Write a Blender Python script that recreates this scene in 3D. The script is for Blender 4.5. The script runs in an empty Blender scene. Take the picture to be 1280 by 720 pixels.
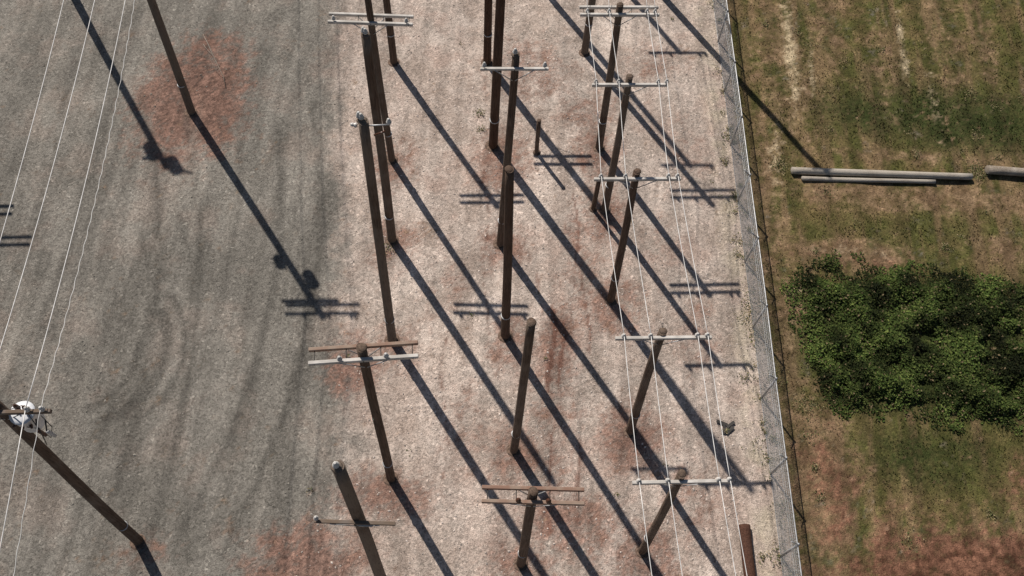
import bpy, math, random
import numpy as np
from mathutils import Matrix, Vector
random.seed(7); rng=np.random.default_rng(11)
scene=bpy.context.scene
scene.view_settings.view_transform='Standard'
scene.view_settings.look='None'
scene.view_settings.exposure=0
# ------------------------------------------------------------ light / camera
AZ=math.radians(35.0); EL=math.radians(45.5)
sund=Vector((-math.sin(AZ)*math.cos(EL), math.cos(AZ)*math.cos(EL), math.sin(EL)))
w=bpy.data.worlds.new("World"); scene.world=w; w.use_nodes=True
nt=w.node_tree; nt.nodes.clear()
sky=nt.nodes.new('ShaderNodeTexSky'); sky.sky_type='NISHITA'; sky.sun_disc=False
sky.sun_elevation=EL; sky.sun_rotation=-AZ+2*math.pi
bg=nt.nodes.new('ShaderNodeBackground'); bg.inputs[1].default_value=0.05
wo=nt.nodes.new('ShaderNodeOutputWorld')
nt.links.new(sky.outputs[0],bg.inputs[0]); nt.links.new(bg.outputs[0],wo.inputs[0])
sl=bpy.data.lights.new("sun","SUN"); sl.energy=5.0; sl.angle=math.radians(0.5); sl.color=(1,0.925,0.84)
so=bpy.data.objects.new("sun",sl); scene.collection.objects.link(so)
so.rotation_euler=sund.to_track_quat('Z','Y').to_euler(); so.location=(-20,30,50)
cam=bpy.data.cameras.new("camera"); cam.lens=1150/1280*36; cam.sensor_width=36; cam.clip_end=6000
co=bpy.data.objects.new("camera",cam); scene.collection.objects.link(co)
co.location=(0,0,34)
co.rotation_euler=(Matrix.Rotation(math.radians(27.2),3,'X')@Matrix.Rotation(math.radians(3.9),3,'Z')).to_euler()
scene.camera=co
# ------------------------------------------------------------ node helpers
class NT:
    def __init__(s,name):
        s.m=bpy.data.materials.new(name); s.m.use_nodes=True; s.t=s.m.node_tree
        s.b=s.t.nodes['Principled BSDF']
    def n(s,t,**k):
        x=s.t.nodes.new(t)
        for a,b in k.items(): setattr(x,a,b)
        return x
    def l(s,a,b): s.t.links.new(a,b)
    def pos(s): return s.n('ShaderNodeNewGeometry').outputs['Position']
    def obj(s): return s.n('ShaderNodeTexCoord').outputs['Object']
    def scale(s,v,sc):
        m=s.n('ShaderNodeMapping'); m.inputs['Scale'].default_value=sc; s.l(v,m.inputs[0]); return m.outputs[0]
    def noise(s,v,sc,det=4,rough=.55,col=False):
        x=s.n('ShaderNodeTexNoise'); x.inputs['Scale'].default_value=sc; x.inputs['Detail'].default_value=det
        x.inputs['Roughness'].default_value=rough; s.l(v,x.inputs['Vector']); return x.outputs[1 if col else 0]
    def math(s,op,a,b=None,c=None):
        x=s.n('ShaderNodeMath',operation=op)
        for i,q in enumerate((a,b,c)):
            if q is None: continue
            if isinstance(q,(int,float)): x.inputs[i].default_value=q
            else: s.l(q,x.inputs[i])
        return x.outputs[0]
    def rng(s,v,a,b,c=0,d=1,smooth=True):
        x=s.n('ShaderNodeMapRange'); 
        if smooth: x.interpolation_type='SMOOTHSTEP'
        x.inputs[1].default_value=a;x.inputs[2].default_value=b;x.inputs[3].default_value=c;x.inputs[4].default_value=d
        s.l(v,x.inputs[0]); return x.outputs[0]
    def mix(s,f,a,b,mode='MIX'):
        x=s.n('ShaderNodeMix',data_type='RGBA',blend_type=mode)
        for i,q in ((0,f),(6,a),(7,b)):
            if isinstance(q,(int,float)): x.inputs[i].default_value=q
            elif isinstance(q,tuple): x.inputs[i].default_value=(*q,1)
            else: s.l(q,x.inputs[i])
        return x.outputs[2]
    def attr(s,name,out='Fac'): 
        x=s.n('ShaderNodeAttribute'); x.attribute_name=name; return x.outputs[out]
    def bright(s,col,f):
        x=s.n('ShaderNodeVectorMath',operation='SCALE'); s.l(col,x.inputs[0]); s.l(f,x.inputs['Scale']); return x.outputs[0]
    def bump(s,h,st,dist):
        x=s.n('ShaderNodeBump'); x.inputs['Strength'].default_value=st; x.inputs['Distance'].default_value=dist
        s.l(h,x.inputs['Height']); s.l(x.outputs[0],s.b.inputs['Normal'])
    def col(s,c,rough=.9,spec=.2,metal=0):
        if isinstance(c,tuple): s.b.inputs['Base Color'].default_value=(*c,1)
        else: s.l(c,s.b.inputs['Base Color'])
        s.b.inputs['Roughness'].default_value=rough; s.b.inputs['Metallic'].default_value=metal
        s.b.inputs['Specular IOR Level'].default_value=spec
        return s.m
# ------------------------------------------------------------ numpy noise and fields
def vnoise(x,y,sc,seed,octs=3,ro=.5):
    r=np.random.default_rng(seed); T=r.random((256,256)); out=0; amp=1; tot=0
    for o in range(octs):
        ca,sa=math.cos(o*1.1+.4),math.sin(o*1.1+.4)
        X=(x*ca-y*sa)*sc+o*17.3; Y=(x*sa+y*ca)*sc+o*9.1
        xi=np.floor(X).astype(int); yi=np.floor(Y).astype(int); fx=X-xi; fy=Y-yi
        fx=fx*fx*(3-2*fx); fy=fy*fy*(3-2*fy)
        a=T[xi%256,yi%256];b=T[(xi+1)%256,yi%256];c=T[xi%256,(yi+1)%256];d=T[(xi+1)%256,(yi+1)%256]
        out=out+amp*((a*(1-fx)+b*fx)*(1-fy)+(c*(1-fx)+d*fx)*fy); tot+=amp; amp*=ro; sc*=2.1
    return out/tot
def blobs(x,y,L):
    o=np.zeros_like(x)
    for (cx,cy,rx,ry,a) in L:
        d=((x-cx)/rx)**2+((y-cy)/ry)**2
        o=np.maximum(o,a*np.exp(-d**1.3*0.9))
    return o
def sst(v,a,b):
    t=np.clip((v-a)/(b-a),0,1); return t*t*(3-2*t)
def fence_x(y): return 9.0+(35-y)*1.5/29
RED=[(-15.2,25.9,2.9,3.7,1.25),(-14.8,28.6,2.2,1.8,1.0),(-6.0,13.5,1.3,1.6,1.0),(-4.2,8.4,2.2,1.2,1.0),(-6.7,5.9,2.6,1.6,1.05),(2.0,14.6,1.1,2.9,.95),
 (2.6,7.8,2.6,1.9,.9),(-.9,24.0,1.8,2.2,.95),(2.6,20.5,.8,.8,.95),(-.5,19.4,1.3,1.6,.9),(.1,15,1.4,1.6,.9),(3.4,24.6,1.4,1.7,.9),(3.8,21.4,1.4,1.7,.9),
 (4.3,17,1.5,1.6,.9),(5,11.4,1.7,1.7,.95),(5.5,7,1.7,1.5,.9),(-5.7,23.2,1.4,1.8,.8),(-5.2,19.2,1.3,1.6,.85),(-4.6,14.4,1.2,1.5,.8),(.6,10.4,1.5,1.5,.9),(1.,6.4,1.7,1.4,.9),(1.9,11,1.9,3.4,.7),(-12.4,6.0,1.4,1,.55),(0,29,3,3,.68),
 (7.6,16,1.2,2.4,.65),(-1.5,11.5,1.6,2.4,.62),(3,27,2.5,1.4,.68),(7.5,25,1.4,2.4,.6),(-2.8,17.2,1.3,2.4,.6),(2.8,18,1.4,3,.68),(6,30,2,1.5,.6),(7,9,1.6,2.2,.6),(6.2,20,1.2,2,.6)]
LIGHT_EXTRA=[(-3,24,4.2,4.4,.35),(9.2,8.5,1.2,4,.3),(-3,13,2,3,.2)]
def lightf(x,y):
    bx=np.interp(y,[4,6,10.4,14.5,22,26,33],[-7.2,-6.8,-5.7,-6.7,-8.0,-9.0,-9.4])+(vnoise(x,y,.5,77)-.5)*1.6
    return sst(x-bx,-1.2,1.2)*.8+blobs(x,y,LIGHT_EXTRA)
BROWN=[(12.6,31,1.0,6,.8),(14.5,20.2,3.6,.9,1.0),(18,23.4,8,1.0,.8),(12.2,10.0,1.7,4.7,1.0),(17,7.2,6,2.0,.9),(11.3,20,.9,20,.68),(20.5,8.5,4,2,.65),(17,31,.8,5,.6),(20.3,33,1.2,5,.62),
 (14.7,33,1.3,4,.6),(23,21,4,1.2,.7),(12.3,6,2,2,.9),(17.6,25.6,6,.5,.6),(22.4,33,.8,4,.55)]
REDS=[(18,7.0,6.0,1.9,1.1),(12.4,9.5,1.3,3.5,.6),(14.4,20.1,3.2,.6,.5),(22,9.6,3,2,.75)]
DARKG=[(20,28,8,2.4,.85),(17,30.5,2.6,1.6,.5),(19,21.6,7,1.0,.45),(16.5,11.4,4,1.8,.7),(23,31,3,3,.45),(18,16,9,3.6,1.0),(22,12.4,4,1,.5),(14.5,28,1.5,2,.45)]
TAN=[(12.7,31.5,.4,4.2,.9),(18.2,32,.25,3.5,.6),(12.9,18.3,2,.25,.5),(11.6,25,.5,3,.5),(14.5,20.3,2.5,.35,.5),(19.3,30,.25,3,.45),(13.6,31,.2,3,.5)]
def tracks(x,y):
    o=np.zeros_like(x)
    def arc(cx,cy,r,wd,a0,a1,a):
        nonlocal o
        d=np.hypot(x-cx,y-cy)-r; an=np.degrees(np.arctan2(y-cy,x-cx))
        m=sst(an,a0,a0+18)*(1-sst(an,a1-18,a1))
        o=np.maximum(o,a*m*np.exp(-(d/wd)**2))
    arc(-16.6,13.4,3.1,.28,-75,50,1.45); arc(-16.9,13.2,2.35,.2,-80,30,1.05); arc(-16.6,13.4,3.8,.2,-55,60,1.0)
    arc(-24,14,9.5,.25,-40,45,.7); arc(-24,14,11.2,.25,-40,45,.65)
    arc(-40,16,30.2,.25,-28,28,.95); arc(-40,16,31.9,.25,-28,28,.95); arc(-40,17,28.2,.2,-28,28,.6)
    arc(-52,10,38,.25,-20,35,.8); arc(-52,10,39.7,.25,-20,35,.8); arc(-60,20,41.5,.25,-28,28,.6); arc(-60,20,39.6,.25,-28,28,.6)
    return o
def streak(x,y):
    o=np.zeros_like(x)
    for (cx,y0,y1,s,wd,a) in [(1.75,12.4,17.2,-.03,.14,1.2),(2.15,12.5,16.6,-.05,.11,1.05),(1.2,15.5,19,-.06,.09,.6),(2.6,17,23,-.05,.09,.8),(1.95,6,12.,-.08,.12,.8),(3.0,7,12,-.08,.12,.8),(-2.3,8,16,-.1,.09,.5),(-1.2,14,24,-.07,.09,.55),(3.1,14,19,-.06,.09,.8)]:
        xc=cx+s*(y-(y0+y1)/2)+.12*np.sin(y*1.3)
        m=sst(y,y0,y0+1)*(1-sst(y,y1-1,y1)); o=np.maximum(o,a*m*np.exp(-((x-xc)/wd)**2))
    return o
# ------------------------------------------------------------ ground
gx=np.concatenate([[-3000,-900,-300,-120,-60],np.arange(-32,34,.10),[60,120,300,900,3000]])
gy=np.concatenate([[-3000,-900,-300,-100,-40,-15],np.arange(-2,40,.10),[60,120,300,900,3000]])
X,Y=np.meshgrid(gx,gy); nx,ny=len(gx),len(gy)
x=X.ravel(); y=Y.ravel()
gr=sst(x-fence_x(np.clip(y,-10,60)),.15,.75)
z=(vnoise(x,y,.25,1)-.5)*.10*(1-gr)+gr*((vnoise(x,y,.5,2)-.5)*.16)
far=(np.abs(x)>34)|(y>41)|(y<-3); z[far]=0
co_=np.stack([x,y,z],1)
idx=np.arange(nx*ny).reshape(ny,nx)
F=np.stack([idx[:-1,:-1],idx[:-1,1:],idx[1:,1:],idx[1:,:-1]],-1).reshape(-1,4)
def mk(name,verts,faces,mat=None,smooth=False,k=None):
    me=bpy.data.meshes.new(name); verts=np.asarray(verts,dtype=np.float32); faces=np.asarray(faces,dtype=np.int32)
    k=faces.shape[1]
    me.vertices.add(len(verts)); me.vertices.foreach_set('co',verts.ravel())
    me.loops.add(faces.size); me.loops.foreach_set('vertex_index',faces.ravel())
    me.polygons.add(len(faces)); me.polygons.foreach_set('loop_start',np.arange(0,faces.size,k,dtype=np.int32))
    me.polygons.foreach_set('use_smooth',np.full(len(faces),smooth))
    me.update(calc_edges=True); me.validate()
    o=bpy.data.objects.new(name,me); scene.collection.objects.link(o)
    if mat: me.materials.append(mat)
    return o
ground=mk('ground',co_,F,smooth=True)
def addcol(o,name,vals):
    a=o.data.attributes.new(name,'FLOAT_COLOR','POINT'); C=np.ones((len(vals),4),np.float32); C[:,:3]=vals; a.data.foreach_set('color',C.ravel())
# ---- ground base tint computed per vertex (0.1 m grid); fine grain is added by shader noise
def mixc(f,a,b):
    f=np.clip(f,0,1)[:,None]; return np.asarray(a)*(1-f)+np.asarray(b)*f
n1=vnoise(x,y,.45,101,5,.6); n2=vnoise(x,y,1.3,102,4,.65); n3=vnoise(x,y,4.2,103,2,.7); nbig=vnoise(x,y,.13,104,2)
ns=vnoise(x*2.6,y*.25,1,105,4,.6); nd=vnoise(x,y,.9,106,5,.7)
wn=rng.random(len(x))
def bk(v,lo,hi,k,k2): return sst(v+(n2-.5)*k+(n3-.5)*k2*.7+(wn-.5)*k2*.35,lo,hi)
lt_=lightf(x,y)
yard=mixc(sst(n1,.3,.7),(.170,.158,.138),(.232,.215,.188))
tan_=mixc(sst(nd,.25,.75),(.37,.297,.25),(.555,.475,.415))
yard=mixc(bk(lt_,.15,.95,.5,.4),yard,tan_)
yard=mixc(sst(nd*.6+n1*.4,.48,.68)*.5*(.3+.7*np.clip(lt_,0,1)),yard,(.27,.16,.118))
redc=mixc(sst(n3*.6+wn*.4,.3,.7),(.10,.05,.036),(.245,.135,.10))
yard=mixc(bk(blobs(x,y,RED),.30,1.05,.85,.8)*.82,yard,redc)
yard=mixc(bk(streak(x,y),.2,.9,.6,.8)*.75,yard,(.145,.07,.05))
tr_=bk(tracks(x,y),.12,1.1,.7,.6)*sst(-x,4.5,8.0)
yard=mixc(tr_*.6,yard,(.08,.075,.066))
yard=mixc(sst(vnoise(x*2.2+3,y*.3+.8*np.sin(x*.3),.7,108,3),.56,.8)*.22*sst(-x,7,9),yard,(.31,.28,.24))
fx_=x-fence_x(np.clip(y,-10,60)); yard=mixc(np.exp(-((fx_+.45)/.5)**2)*.5*sst(n2,.35,.7),yard,(.40,.36,.26))
yard*=(.84+.32*sst(ns,.25,.75))[:,None]*(.88+.24*nbig)[:,None]
gc=mixc(sst(n2,.3,.7),(.080,.080,.025),(.145,.112,.048))
gc=mixc(sst(ns,.44,.70)*.85,gc,(.20,.138,.075))
gc=mixc(bk(blobs(x,y,DARKG),.25,.95,.9,.6),gc,(.036,.047,.014))
gc=mixc(bk(blobs(x,y,BROWN),.25,.95,1.0,.8)*.9,gc,mixc(n3,(.13,.078,.042),(.28,.195,.12)))
gc=mixc(bk(blobs(x,y,REDS),.25,1.05,1.2,1.1)*.88,gc,mixc(sst(n3,.2,.8),(.07,.028,.018),(.20,.095,.062)))
gc=mixc(bk(blobs(x,y,TAN),.35,1.0,.9,1.0),gc,(.42,.34,.22))
stripe=.5+.5*np.sin(fx_*2*math.pi/1.5+.6*(n1-.5)*6)
gc*=(.78+.30*stripe)[:,None]*(.7+.6*n3)[:,None]
fin=mixc(bk(gr,.2,.8,.8,.7),yard,gc)
addcol(ground,'tint',fin)
g=NT('ground_gravel_and_grass'); P=g.pos()
n4=g.noise(P,21,2,.7)
vn=g.n('ShaderNodeTexVoronoi'); vn.inputs['Scale'].default_value=12; g.l(P,vn.inputs['Vector'])
sep=g.n('ShaderNodeSeparateColor'); g.l(vn.outputs[1],sep.inputs[0])
sp=g.math('ADD',g.rng(sep.outputs[0],0,1,.74,1.22,False),g.rng(sep.outputs[1],.93,1,0,.5))
sp=g.math('ADD',sp,g.rng(n4,.25,.75,-.42,.42,False))
g.col(g.bright(g.attr('tint','Color'),sp),.95,.1)
g.bump(n4,.75,.06)
ground.data.materials.append(g.m)
def gz(xx,yy):
    xx=np.atleast_1d(np.asarray(xx,float)); yy=np.atleast_1d(np.asarray(yy,float))
    q=sst(xx-fence_x(np.clip(yy,-10,60)),.15,.75)
    return (vnoise(xx,yy,.25,1)-.5)*.10*(1-q)+q*((vnoise(xx,yy,.5,2)-.5)*.16)
# ------------------------------------------------------------ materials
def wood(name,dark,lite,grey,gf):
    m=NT(name); o=m.obj(); s=m.scale(o,(9,9,.5)); a=m.noise(s,2.2,4,.65); b=m.noise(m.scale(o,(30,30,1.2)),2,3,.6); c=m.noise(o,.7,3)
    oi=m.n('ShaderNodeObjectInfo').outputs['Random']
    col=m.mix(m.rng(a,.3,.7),dark,lite); col=m.mix(m.math('MULTIPLY',m.rng(m.math('ADD',c,m.math('MULTIPLY',m.math('SUBTRACT',oi,.5),.35)),.38,.72),gf),col,grey)
    col=m.mix(m.rng(b,.56,.68,0,.7),col,(.03,.022,.016))
    m.col(col,.85,.2); m.bump(m.math('ADD',a,b),.7,.03); return m.m
POLE=wood('treated_pine_wood',(.070,.045,.032),(.160,.110,.080),(.205,.165,.132),.75)
POLER=wood('brown_creosote_wood',(.052,.028,.018),(.120,.068,.046),(.13,.095,.072),.55)
POLEX=wood('reddish_log_wood',(.055,.024,.016),(.12,.058,.038),(.12,.08,.06),.5)
def armw(name,a,b,c):
    m=NT(name); o=m.obj(); n=m.noise(m.scale(o,(1.5,25,25)),2,4,.6); k=m.noise(o,2.5,3)
    m.col(m.mix(m.rng(k,.35,.7),m.mix(n,a,b),c),.85,.2); m.bump(n,.4,.01); return m.m
ARMB=armw('brown_crossarm_wood',(.18,.10,.07),(.32,.20,.15),(.30,.23,.18))
ARMG=armw('grey_weathered_crossarm_wood',(.34,.32,.29),(.54,.51,.47),(.62,.59,.55))
ARMD=armw('dark_crossarm_wood',(.10,.07,.05),(.2,.15,.11),(.17,.14,.12))
def simple(name,c,rough=.5,metal=0,var=.2,sc=8):
    m=NT(name); k=m.noise(m.obj(),sc,3); c2=tuple(v*(1-var*1.6) for v in c)
    m.col(m.mix(m.rng(k,.35,.65),c,c2),rough,.4,metal); return m.m
STEEL=simple('galvanised_steel',(.50,.51,.52),.5,.4)
DARKST=simple('dark_steel',(.07,.065,.06),.6,.4)
PORC=simple('glazed_porcelain_insulator',(.62,.60,.57),.25,0,.15)
BRPORC=simple('brown_porcelain_insulator',(.09,.04,.025),.25)
WHITE=simple('transformer_grey_paint',(.72,.74,.77),.4,0,.08)
ALU=simple('aluminium_conductor',(.80,.79,.77),.5,.0,.12,3)
LOGM=wood('grey_log_wood',(.17,.135,.10),(.35,.30,.25),(.47,.43,.37),.85)
# ------------------------------------------------------------ mesh builder
class B:
    def __init__(s): s.v=[];s.f=[];s.m=[];s.sm=[];s.mats=[]
    def mi(s,mat):
        if mat not in s.mats: s.mats.append(mat)
        return s.mats.index(mat)
    def loft(s,rings,mat,smooth=True,cap=True):
        i0=len(s.v); n=len(rings[0]); k=s.mi(mat)
        for r in rings: s.v+= [tuple(p) for p in r]
        for a in range(len(rings)-1):
            for j in range(n):
                q=i0+a*n
                s.f.append((q+j,q+(j+1)%n,q+n+(j+1)%n,q+n+j)); s.m.append(k); s.sm.append(smooth)
        if cap:
            s.f.append(tuple(i0+j for j in reversed(range(n)))); s.f.append(tuple(i0+(len(rings)-1)*n+j for j in range(n)))
            s.m+=[k,k]; s.sm+=[False,False]
    def frame(s,d):
        d=Vector(d).normalized(); u=d.cross(Vector((0,0,1)))
        if u.length<1e-3: u=Vector((1,0,0))
        u.normalize(); return d,u,d.cross(u)
    def tube(s,p0,p1,r0,r1=None,n=8,mat=None,rings=1,jit=0,smooth=True):
        r1=r0 if r1 is None else r1; p0=Vector(p0);p1=Vector(p1); d,u,v=s.frame(p1-p0); R=[]
        ph=[random.random()*6.28 for _ in range(4)]
        for i in range(rings+1):
            t=i/rings; c=p0.lerp(p1,t); r=r0+(r1-r0)*t
            off=(u*math.sin(t*3.1+ph[0])+v*math.sin(t*4.3+ph[1]))*jit*.35-(u*math.sin(ph[0])+v*math.sin(ph[1]))*jit*.35
            R.append([c+off+(u*math.cos(a)+v*math.sin(a))*r*(1+ (0 if not jit else .05*math.sin(2*a+ph[2])+.03*math.sin(3*a+t*9+ph[3]))) for a in [6.28318*j/n for j in range(n)]])
        s.loft(R,mat,smooth)
    def path(s,pts,r,mat,n=5):
        R=[]
        for i,p in enumerate(pts):
            a=Vector(pts[max(i-1,0)]);b=Vector(pts[min(i+1,len(pts)-1)]); d,u,v=s.frame(b-a)
            R.append([Vector(p)+(u*math.cos(t)+v*math.sin(t))*r for t in [6.28318*j/n for j in range(n)]])
        s.loft(R,mat,True)
    def beam(s,p0,p1,wd,ht,mat,ch=.012):
        p0=Vector(p0);p1=Vector(p1); d,u,v=s.frame(p1-p0); a,b=wd/2,ht/2
        pr=[(a-ch,-b),(a,-b+ch),(a,b-ch),(a-ch,b),(-a+ch,b),(-a,b-ch),(-a,-b+ch),(-a+ch,-b)]
        def ring(c,k=1): return [c+u*q[0]*k+v*q[1]*k for q in pr]
        s.loft([ring(p0,.86),ring(p0+d*ch),ring(p1-d*ch),ring(p1,.86)],mat,False)
    def lathe(s,o,ax,prof,mat,n=12):
        o=Vector(o); d,u,v=s.frame(ax)
        s.loft([[o+d*h+(u*math.cos(t)+v*math.sin(t))*r for t in [6.28318*j/n for j in range(n)]] for h,r in prof],mat,True)
    def build(s,name,loc=(0,0,0)):
        me=bpy.data.meshes.new(name); L=Vector(loc)
        me.from_pydata([tuple(Vector(p)-L) for p in s.v],[],s.f)
        for m in s.mats: me.materials.append(m)
        me.polygons.foreach_set('material_index',s.m); me.polygons.foreach_set('use_smooth',s.sm); me.update()
        o=bpy.data.objects.new(name,me); o.location=L; scene.collection.objects.link(o); return o
ARMANG=math.radians(5.0)
def insul(b,p,mat=PORC,k=1.0):
    p=Vector(p)
    b.tube(p,p+Vector((0,0,.10*k)),.012,mat=DARKST,n=6)
    b.lathe(p+Vector((0,0,.07*k)),(0,0,1),[(0,.03*k),(.01*k,.07*k),(.05*k,.075*k),(.06*k,.045*k),(.08*k,.06*k),(.12*k,.055*k),(.13*k,.03*k),(.16*k,.042*k),(.18*k,.02*k)],mat,10)
def pole(base,topp,r0=.17,r1=.125,mat=POLE,arms=(),topins=None,extra=None):
    b=B(); z0=float(gz(base[0],base[1])[0]); p0=Vector((base[0],base[1],z0-.6)); p1=Vector(topp)
    b.tube(p0,p1,r0,r1,16,mat,rings=14,jit=.05)
    def at(z): 
        t=(z-p0.z)/(p1.z-p0.z); return p0.lerp(p1,t)
    b.lathe(p1-Vector((0,0,.01)),(0,0,1),[(0,r1*.98),(.03,r1*.8),(.035,.01)],mat,12)
    b.lathe(Vector((base[0],base[1],z0-.05)),(0,0,1),[(0,r0*2.0),(.06,r0*1.6),(.09,r0*1.1),(.09,.02)],DIRT,14)
    b.lathe(at(1.9)-Vector((0,0,.0)),(0,0,1),[(0,r0*.9),(0.001,r0+.006),(.05,r0+.006),(.051,r0*.9)],STEEL,14)
    outs=[]
    for A in arms:
        z=A['z']; L=A.get('len',2.7); ang=A.get('ang',ARMANG); dx=Vector((math.cos(ang),math.sin(ang),A.get('tilt',0))); dy=Vector((-math.sin(ang),math.cos(ang),0))
        c=at(z); mats=A.get('mats',(ARMG,)); off=A.get('off',0.0)
        rr=r0+(r1-r0)*z/p1.z
        sides=(-1,1) if len(mats)==2 else (-1,)
        for k,(sd,am) in enumerate(zip(sides,mats)):
            cc=c+dy*sd*(rr+.055)+dx*off
            b.beam(cc-dx*L/2,cc+dx*L/2,.10,A.get('h',.125),am)
            for q in (-1,1):
                b.tube(cc+dx*q*.62+dy*sd*.056,c-Vector((0,0,.62))+dy*sd*(rr+.01)+dx*q*.04,.016,mat=STEEL,n=6)
            if k==0:
                for q in A.get('pins',()):
                    pm=A.get('pm',PORC); insul(b,cc+dx*(q-off)+Vector((0,0,.06)),pm)
                    outs.append(cc+dx*(q-off)+Vector((0,0,.26)))
        if len(mats)==2:
            for q in (-L/2+.15,L/2-.15,-.45,.45): b.tube(c+dx*(q+off)-dy*(rr+.12),c+dx*(q+off)+dy*(rr+.12),.012,mat=DARKST,n=6)
        b.tube(c-dy*(rr+.13),c+dy*(rr+.13),.014,mat=DARKST,n=6)
    if topins: 
        for k in range(topins): insul(b,p1+Vector((.07*k*(-1)**k,.05*k,0.0)),PORC,1.1)
    if extra: extra(b,at,p1,outs)
    o=b.build('utility_pole',(base[0],base[1],z0)); return outs
DIRT=simple('disturbed_soil',(.20,.135,.10),.95,0,.4,14)
RP=(-1.22,-.42,.98,1.28)
# right line ---------------------------------------------------
Rl=[]
Rl.append(pole((2.2,38.2),(2.1,38.2,9.2),arms=[dict(z=9.0,len=2.8,pins=RP)]))
Rl.append(pole((2.7,30.4),(2.75,30.5,10.3),arms=[dict(z=9.6,len=2.9,pins=RP,mats=(ARMG,ARMG))]))
Rl.append(pole((3.5,24.9),(3.26,24.91,8.85),arms=[dict(z=8.5,len=2.95,pins=RP,mats=(ARMG,ARMG))]))
Rl.append(pole((3.81,21.62),(3.64,21.65,8.75),arms=[dict(z=8.5,len=2.68,pins=RP)]))
Rl.append(pole((4.13,17.23),(3.82,17.3,9.25),arms=[dict(z=9.05,len=2.85,pins=RP)]))
Rl.append(pole((4.94,11.6),(4.6,11.7,9.1),arms=[dict(z=9.0,len=2.9,pins=RP)]))
Rl.append(pole((5.4,7.1),(5.0,7.3,9.4),arms=[dict(z=9.2,len=2.75,pins=RP)],r0=.16))
Rl.append(pole((7.0,-6),(6.9,-6,9.4),arms=[dict(z=9.2,len=2.8,pins=RP)]))
def cat(a,b,sag,n=14): return [Vector(a).lerp(Vector(b),t/n)-Vector((0,0,4*sag*(t/n)*(1-t/n))) for t in range(n+1)]
wb=B()
for a,b_ in zip(Rl[:-1],Rl[1:]):
    for i in range(4):
        L=(a[i]-b_[i]).length; wb.path(cat(a[i],b_[i],.0012*L*L+.02+random.random()*.04),.0105,ALU)
wb.build('overhead_power_lines')
# middle line ---------------------------------------------------
pole((.2,34.8),(.2,34.8,13.2),arms=[dict(z=12.9,len=2.4,pins=(-1,1))])
pole((-1.9,29.4),(-1.8,29.4,10.5),.19,.15,POLER,arms=[dict(z=6.6,len=2.6,mats=(ARMB,ARMB))])
pole((-1.3,24.6),(-.9,24.5,18.5),.215,.15,POLER)
pole((-.64,19.54),(-.4,19.54,11.85),.175,.13,POLE,arms=[dict(z=11.4,len=2.15,mats=(ARMG,),h=.09,pins=(-.95,.95))],topins=1)
pole((-.13,15.28),(-.33,15.28,11.8),.19,.135,POLER)
pole((.48,10.57),(.60,10.56,11.5),.17,.13,POLE)
pole((.99,6.35),(.94,6.36,9.95),.165,.13,POLE,arms=[dict(z=9.6,len=2.75,mats=(ARMB,ARMB),ang=math.radians(2.5),pins=(-.4,.4),pm=BRPORC)])
# left line ---------------------------------------------------
pole((-6.3,29.0),(-6.2,29.0,9.5),arms=[dict(z=9.0,len=2.8,mats=(ARMG,ARMG))])
pole((-5.72,23.46),(-5.74,23.46,10.45),.165,.125,POLE,arms=[dict(z=8.75,len=3.05,mats=(ARMG,ARMG),ang=math.radians(2.5),pins=(-1.3,1.3))])
pole((-5.23,19.37),(-4.98,19.43,12.4),.185,.135,POLE,topins=2)
def ex3(b,at,p1,outs):
    q=at(13.95); b.tube(q,q+Vector((.75,.03,.1)),.022,mat=STEEL,n=6); insul(b,q+Vector((.72,.03,.1)),PORC)
    b.lathe(q+Vector((-.13,0,0)),(-1,0,.2),[(0,.03),(.03,.07),(.08,.07),(.1,.04),(.14,.06),(.2,.03)],PORC)
    b.tube(q+Vector((.3,-.1,-.25)),q+Vector((.62,-.05,-.1)),.03,mat=BRPORC,n=8)
pole((-4.67,14.76),(-4.28,14.87,14.2),.19,.145,POLE,topins=2,extra=ex3)
pole((-4.05,9.14),(-3.75,9.26,12.05),.175,.135,POLE,arms=[dict(z=11.7,len=2.85,mats=(ARMG,ARMB),ang=math.radians(8),pins=(-.6,.6),tilt=.02)])
def ex5(b,at,p1,outs):
    q=at(10.5); insul(b,q+Vector((-.95,-.2,.05)),PORC,.9); b.beam(q+Vector((.05,-.22,-.12)),q+Vector((.45,-.22,-.12)),.1,.03,ARMG)
pole((-3.78,5.2),(-3.49,5.39,14.6),.19,.14,POLE,arms=[dict(z=10.5,len=2.05,mats=(ARMD,),h=.07,ang=math.radians(2))],topins=1,extra=ex5)
# far left line with transformer ---------------------------------------
def can(b,c,k=1.0,mat=WHITE):
    b.lathe(c,(0,0,1),[(0,.18*k),(.02,.27*k),(.08,.29*k),(.72*k,.29*k),(.73*k,.315*k),(.77*k,.315*k),(.80*k,.22*k),(.84*k,.05*k)],mat,20)
    for a in (.6,2.4): 
        q=c+Vector((math.cos(a)*.14*k,math.sin(a)*.14*k,.80*k)); b.lathe(q,(0,0,1),[(0,.05),(.04,.07),(.07,.04),(.11,.065),(.14,.04),(.18,.055),(.22,.025),(.27,.02)],BRPORC,10)
    for a in (-.9,-1.57,-2.2):
        q=c+Vector((math.cos(a)*.28*k,math.sin(a)*.28*k,.52*k)); b.lathe(q,(math.cos(a),math.sin(a),.2),[(0,.04),(.05,.05),(.1,.03),(.13,.012)],BRPORC,8)
    for zz in (.2,.58): b.tube(c+Vector((-.2*k,.0,zz*k)),c+Vector((-.5*k,0,zz*k)),.03,mat=STEEL,n=6)
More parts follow.
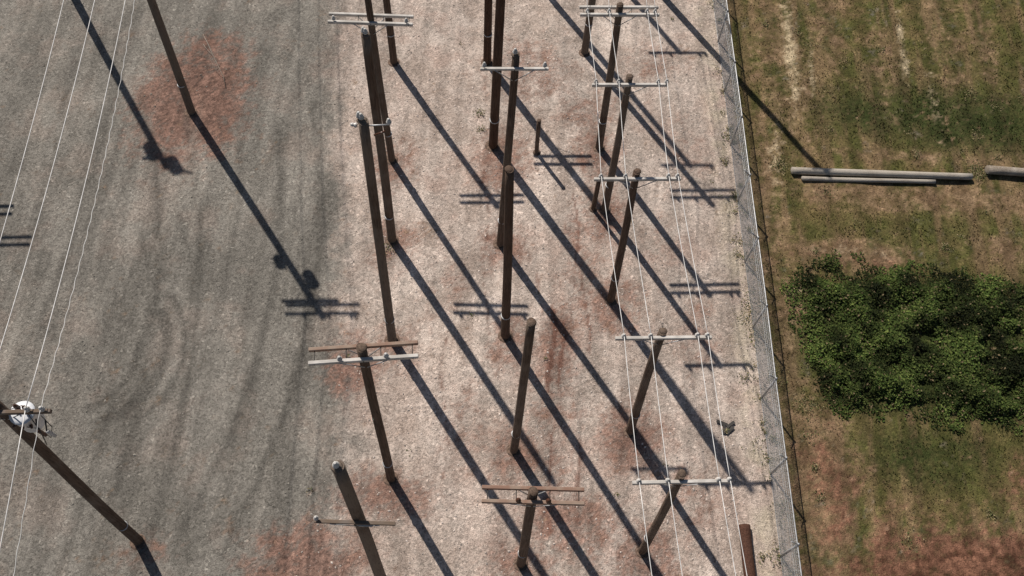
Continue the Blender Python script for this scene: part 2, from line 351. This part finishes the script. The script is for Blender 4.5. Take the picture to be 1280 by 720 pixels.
def exBL(b,at,p1,outs):
    q=at(11.1); c=q+Vector((.50,.05,0)); can(b,c,1.0)
    a=at(12.15)
    for dx,hh in ((.95,.45),(1.18,.5),(-.75,.45)):
        p=a+Vector((dx,-.2,-.1)); b.tube(p,p+Vector((.06,-.25,-.12)),.02,mat=DARKST,n=6)
        b.lathe(p+Vector((.06,-.25,-.12)),(.15,0,-1),[(0,.03),(.04,.055),(.08,.035),(.12,.055),(.16,.035),(.2,.055),(.24,.035),(.28,.055),(.32,.035),(.36,.05),(.4,.03)],PORC if dx>1 else BRPORC,9)
    b.path([a+Vector((1.2,-.2,.2)),a+Vector((1.35,-.35,-.2)),a+Vector((1.2,-.5,-.6)),a+Vector((.85,-.3,-.5)),c+Vector((.14,.05,1.02))],.012,DARKST)
    b.path([a+Vector((.9,-.2,.2)),a+Vector((1.1,-.45,-.1)),a+Vector((1.0,-.6,-.9)),a+Vector((.7,-.2,-.9)),c+Vector((.1,-.28,.52))],.012,DARKST)
    b.path([c+Vector((.1,.1,1.05)),a+Vector((.3,-.1,.1)),a+Vector((.0,-.2,.28))],.01,DARKST)
LP=(-.95,-.2,.85,1.2)
BLo=pole((-12.8,6.2),(-12.4,7.0,12.5),.175,.135,POLE,arms=[dict(z=12.25,len=2.7,mats=(ARMD,),pins=LP,ang=math.radians(6))],extra=exBL)
def exP1(b,at,p1,outs):
    can(b,at(10.0)+Vector((.42,.1,0)),.8); can(b,at(8.6)+Vector((-.1,-.35,0)),.6,DARKST)
FPN=(-.62,.36,1.25,1.42)
P1o=pole((-15.1,25.3),(-14.5,25.5,12.3),.18,.14,POLE,arms=[dict(z=11.9,len=3.0,mats=(ARMG,ARMG),pins=FPN,off=.15),dict(z=11.2,len=2.3,mats=(ARMG,))],extra=exP1)
BN=pole((-10.3,-18),(-10.3,-18,12),arms=[dict(z=11.8,len=2.7,pins=LP)])
FN=pole((-17.8,46),(-17.8,46,11.5),arms=[dict(z=11.1,len=3.1,pins=FPN)])
wb=B()
for aa,bb in ((FN,P1o),(P1o,BLo),(BLo,BN)):
    for i in range(4):
        s=[.35,.45,.5,.75][i]*(1 if aa is not P1o else .9)
        p=cat(aa[i],bb[i],s,20)
        if i<3: wb.path(p,.0125,ALU)
        else: 
            p=cat(aa[i],bb[i],s,160)
            wb.path([q+Vector((math.cos(k*1.3),0,math.sin(k*1.3)))*.012 for k,q in enumerate(p)],.009,ALU,4)
wb.build('overhead_power_lines')
def exP0(b,at,p1,outs):
    can(b,p1+Vector((.40,0,-.55)),.9); can(b,p1+Vector((-.40,.1,-1.25)),.9)
    b.beam(p1+Vector((.2,-.2,-.2)),p1+Vector((1.1,-.1,.1)),.09,.09,ARMD)
pole((-22.9,32.7),(-22.8,32.7,13),.19,.14,POLE,arms=[dict(z=12.2,len=1.5,mats=(ARMD,))],extra=exP0)
pole((-27.0,25.4),(-27.0,25.4,9.8),arms=[dict(z=9.2,len=3.2,mats=(ARMG,ARMG)),dict(z=7.4,len=2.8,mats=(ARMG,ARMG))])
pole((6.45,34.5),(6.5,34.5,13.0),.18,.14,POLE,arms=[dict(z=12.6,len=.9,mats=(ARMD,))],topins=2)
def stub(x_,y_,h,r,mat,name='wooden_post_stub'):
    b=B(); b.tube((x_,y_,-.3),(x_-.03,y_,h),r,r*.93,14,mat,rings=5,jit=.03); b.lathe((x_-.03,y_,h-.01),(0,0,1),[(0,r*.9),(.03,r*.7),(.031,.01)],mat)
    b.lathe((x_,y_,-.03),(0,0,1),[(0,r*2),(.06,r*1.5),(.1,r*.9)],DIRT); b.build(name,(x_,y_,0))
stub(.7,24.4,2.3,.10,POLE); stub(3.3,21.6,2.4,.10,POLE)
def log(p0,p1,r0,r1,mat,name='wooden_log'):
    b=B(); z0=float(gz(p0[0],p0[1])[0])+r0*.85; z1=float(gz(p1[0],p1[1])[0])+r1*.85
    a=Vector((*p0,z0)); c=Vector((*p1,z1)); b.tube(a,c,r0,r1,14,mat,rings=16,jit=.06)
    d=(c-a).normalized(); b.lathe(a+d*.01,-d,[(0,r0*.95),(.03,r0*.8),(.031,.01)],mat)
    return b.build(name,a)
log((12.15,24.28),(20.25,24.62),.17,.155,LOGM); log((21.0,25.0),(31,24.9),.21,.17,LOGM)
log((12.6,23.93),(18.6,24.22),.10,.09,LOGM); log((9.32,5.2),(9.08,8.25),.21,.21,POLEX)
# ------------------------------------------------------------ fence
fb=B(); 
def fp(yy): return Vector((fence_x(yy),yy,0))
posts=np.arange(-8,46,3.05)
FH=2.05
for i,yy in enumerate(posts):
    p=fp(yy); wob=random.uniform(-.03,.03); t=p+Vector((wob,0,FH+.03)); fb.tube(p-Vector((0,0,.2)),t,.042,.040,8,STEEL)
    fb.lathe(t,(0,0,1),[(0,.05),(.04,.05),(.07,.01)],STEEL,8)
    fb.tube(t-Vector((0,0,.02)),t+Vector((-.34,0,.36)),.024,.02,6,STEEL)
pts=[fp(yy)+Vector((random.uniform(-.02,.02),0,FH)) for yy in posts]; fb.path(pts,.027,STEEL,6)
fb.path([p-Vector((0,0,FH-.06)) for p in pts],.008,STEEL,4)
for k in range(3):
    f_=.3+.33*k; base=[p+Vector((-.34*f_,0,.36*f_)) for p in pts]; L=[]
    for a,c in zip(base[:-1],base[1:]): L+=cat(a,c,.03,6)[:-1]
    fb.path(L,.006,STEEL,4)
    for q in range(0,len(L)-1):
        for tt in (.2,.5,.8):
            p=L[q].lerp(L[q+1],tt); fb.tube(p-Vector((.04,.01,.03)),p+Vector((.04,.01,.03)),.004,n=3,mat=STEEL)
fobj=fb.build('chain_link_fence')
pit=.10; rw=.0042
ys=np.arange(-8,44,pit)
y0=np.concatenate([ys,ys]); y1=np.concatenate([ys+FH,ys-FH])
x0=fence_x(y0); x1=fence_x(y1)+.0
bul=np.concatenate([np.full(len(ys),.004),np.full(len(ys),-.004)])
n=len(y0); vv=np.zeros((n,6,3))
for j in range(3):
    a=2.094*j; ox=math.cos(a)*rw; oz=math.sin(a)*rw
    vv[:,j,0]=x0+ox+bul; vv[:,j,1]=y0; vv[:,j,2]=.03+oz
    vv[:,3+j,0]=x1+ox+bul; vv[:,3+j,1]=y1; vv[:,3+j,2]=FH+oz
base=(np.arange(n)*6)[:,None]
ff=np.concatenate([base+np.array([[j,(j+1)%3,3+(j+1)%3,3+j]]) for j in range(3)],0)
mesh=mk('chain_link_mesh',vv.reshape(-1,3),ff,simple('galvanised_mesh_wire',(.68,.68,.67),.5,.1)); mesh.parent=fobj
# ------------------------------------------------------------ scattered things
def scatter(name,N,verts,faces,px,py,pz,rotz,scx,cols,mat,tilt=None,smooth=False):
    verts=np.asarray(verts,float); k=len(verts)
    v=verts[None]*scx[:,None,:]
    if tilt is not None:
        c,s=np.cos(tilt)[:,None],np.sin(tilt)[:,None]; yv=v[:,:,1]*c-v[:,:,2]*s; zv=v[:,:,1]*s+v[:,:,2]*c; v=np.stack([v[:,:,0],yv,zv],2)
    c,s=np.cos(rotz)[:,None],np.sin(rotz)[:,None]
    xv=v[:,:,0]*c-v[:,:,1]*s; yv=v[:,:,0]*s+v[:,:,1]*c
    v=np.stack([xv+px[:,None],yv+py[:,None],v[:,:,2]+pz[:,None]],2)
    f=(np.asarray(faces)[None]+(np.arange(N)*k)[:,None,None]).reshape(-1,len(faces[0]))
    o=mk(name,v.reshape(-1,3),f,mat,smooth)
    a=o.data.attributes.new('Col','FLOAT_COLOR','POINT'); C=np.ones((N,k,4)); C[:,:,:3]=cols[:,None,:]
    a.data.foreach_set('color',C.astype(np.float32).ravel()); return o
def colmat(name,rough=.9):
    m=NT(name); m.col(m.attr('Col','Color'),rough,.15); return m.m
N=30000
px=rng.uniform(-28,10.6,N); py=rng.uniform(3,36,N)
keep=(px<fence_x(py)+.3)&(rng.random(N)<.22+.78*np.clip(lightf(px,py),0,1))
px,py=px[keep],py[keep]; N=len(px)
t=rng.random(N)**5; sz=.012+.035*t
oc=[(1,0,0),(0,1,0),(-1,0,0),(0,-1,0),(.1,.1,.8),(-.1,0,-.5)]; of=[(0,1,4),(1,2,4),(2,3,4),(3,0,4),(1,0,5),(2,1,5),(3,2,5),(0,3,5)]
lt=np.clip(lightf(px,py),0,1)[:,None]; b_=rng.uniform(.6,1.5,N)[:,None]
cols=(np.array([.24,.22,.19])*(1-lt)+np.array([.50,.43,.385])*lt)*b_; cols=np.clip(cols,0.03,.78)
scatter('gravel_stones',N,oc,of,px,py,gz(px,py)+sz*.2,rng.uniform(0,6.28,N),np.stack([sz*rng.uniform(.8,1.6,N),sz,sz*rng.uniform(.6,1,N)],1),cols,colmat('stone'))
N=80000
px=rng.uniform(9.6,29,N); py=rng.uniform(4,38,N)
br=blobs(px,py,BROWN)+blobs(px,py,REDS)*.6; dg=blobs(px,py,DARKG); nn=vnoise(px*2.6,py*.25,1,105,4,.6); nm=vnoise(px,py,2.5,6)
keep=(px>fence_x(py)+.1)&(rng.random(N)<np.clip(1.0-.85*br+.4*dg,.06,1)*np.clip((nm-.3)*2.6,.05,1))
px,py,br,dg,nn=px[keep],py[keep],br[keep],dg[keep],nn[keep]; N=len(px)
bl=[(-.5,0,0),(.5,0,0),(.15,.3,.7),(-.3,.0,0),(.3,.25,0),(-.4,-.35,.55)]; blf=[(0,1,2),(3,4,5)]
h=rng.uniform(.03,.10,N)*(1+dg*.7); ww=rng.uniform(.03,.06,N)
mixb=np.clip(br*1.0+(nn-.47)*2.4+rng.normal(0,.2,N),0,1)[:,None]; d_=np.clip(dg*.9+(nn-.5),0,1)[:,None]
cols=(np.array([.095,.100,.031])*(1-d_)+np.array([.040,.056,.016])*d_)*(1-mixb)+np.array([.22,.155,.085])*mixb
cols*=rng.uniform(.6,1.4,N)[:,None]
scatter('lawn_grass',N,bl,blf,px,py,gz(px,py),rng.uniform(0,6.28,N),np.stack([ww,ww,h],1),cols,colmat('grass_blade'))
def inpatch(a,b): 
    e=(vnoise(a,b,.7,21)-.5)*2.2
    return (sst(a+e,11.4,13.0))*sst(b+e*.8,12.5,13.9)*(1-sst(b+e,18.6,20.0))
N=150000
px=rng.uniform(11,30,N); py=rng.uniform(11.8,20.8,N)
mnd=vnoise(px,py,1.1,31,3); ip=inpatch(px,py)
hm=ip*np.clip((mnd-.18)*1.6,0,1)
keep=rng.random(N)<(hm>.05)*np.clip(hm*2.0,.05,1); px,py,hm=px[keep],py[keep],hm[keep]; N=len(px)
top_=hm*.75
zz=gz(px,py)+top_*rng.uniform(.25,1.0,N)**.6
lf=[(0,-.5,0),(.32,0,.12),(0,.6,-.05),(-.32,0,.12)]; lff=[(0,1,2,3)]
s=rng.uniform(.05,.14,N)
vb=vnoise(px,py,1.0,9,4)
cb=rng.uniform(.5,1.4,N)[:,None]*(.15+1.6*sst(vb,.2,.8))[:,None]
c1=np.array([.034,.056,.012]); c2=np.array([.092,.112,.030]); q=rng.random(N)[:,None]**2
cols=(c1*(1-q)+c2*q)*cb
dry=(rng.random(N)<.035)[:,None]; cols=np.where(dry,np.array([.16,.125,.07]),cols)
scatter('weed_patch',N,lf,lff,px,py,zz,rng.uniform(0,6.28,N),np.stack([s,s,s],1),cols,colmat('weed_leaf',.85),tilt=rng.uniform(-.9,.9,N))
spots=[(-2.0,26.4,.28,90),(-1.9,25.5,.2,60),(-5.3,18.9,.3,60),(20.65,24.9,.5,500),(11.7,24.6,.5,300),(8.6,11.9,.15,40),(11.9,13.2,.6,200)]
for k in range(90):
    yy=random.uniform(4,36); spots.append((fence_x(yy)+random.gauss(.15,.3),yy,random.uniform(.1,.5),random.randint(20,90)))
for k in range(14): spots.append((random.uniform(-7,9),random.uniform(6,33),random.uniform(.06,.16),random.randint(6,20)))
for k in range(50): spots.append((random.uniform(11.5,25),random.uniform(6,33),random.uniform(.15,.5),random.randint(20,90)))
A=[];Bq=[]
for (a,b_,r,n_) in spots:
    A.append(rng.normal(a,r*.5,n_)); Bq.append(rng.normal(b_,r*.5,n_))
px=np.concatenate(A); py=np.concatenate(Bq); N=len(px); s=rng.uniform(.03,.08,N)
cols=np.array([.07,.085,.03])*rng.uniform(.5,1.7,N)[:,None]; cols=np.where((rng.random(N)<.45)[:,None],np.array([.26,.21,.12])*rng.uniform(.7,1.3,N)[:,None],cols)
scatter('small_weeds',N,lf,lff,px,py,gz(px,py)+rng.uniform(.01,.12,N),rng.uniform(0,6.28,N),np.stack([s,s,s],1),cols,colmat('small_weed_leaf'),tilt=rng.uniform(-.9,.9,N))
tb=B()
def twig(p,d,L,r,dep):
    pts=[p]; 
    for i in range(5):
        d=(d+Vector((random.gauss(0,.14),random.gauss(0,.14),random.gauss(0,.03)))).normalized(); pts.append(pts[-1]+d*L/5)
        if dep and random.random()<.4: twig(pts[-1],(d+Vector((random.gauss(0,.8),random.gauss(0,.8),.05))).normalized(),L*.25,r*.6,dep-1)
    tb.path(pts,r,LOGM,4)
twig(Vector((-13.8,26.8,.05)),Vector((-.25,1,.04)),3.4,.014,1)
tb.build('dry_vine')
lb=B()
for k in range(5):
    a=random.random()*3; p=Vector((8.55+random.gauss(0,.15),12.0+random.gauss(0,.12),.05)); d=Vector((math.cos(a),math.sin(a),.1))*random.uniform(.1,.25)
    lb.beam(p-d,p+d,.12,.03,DARKST,.006)
lb.build('scrap_debris')
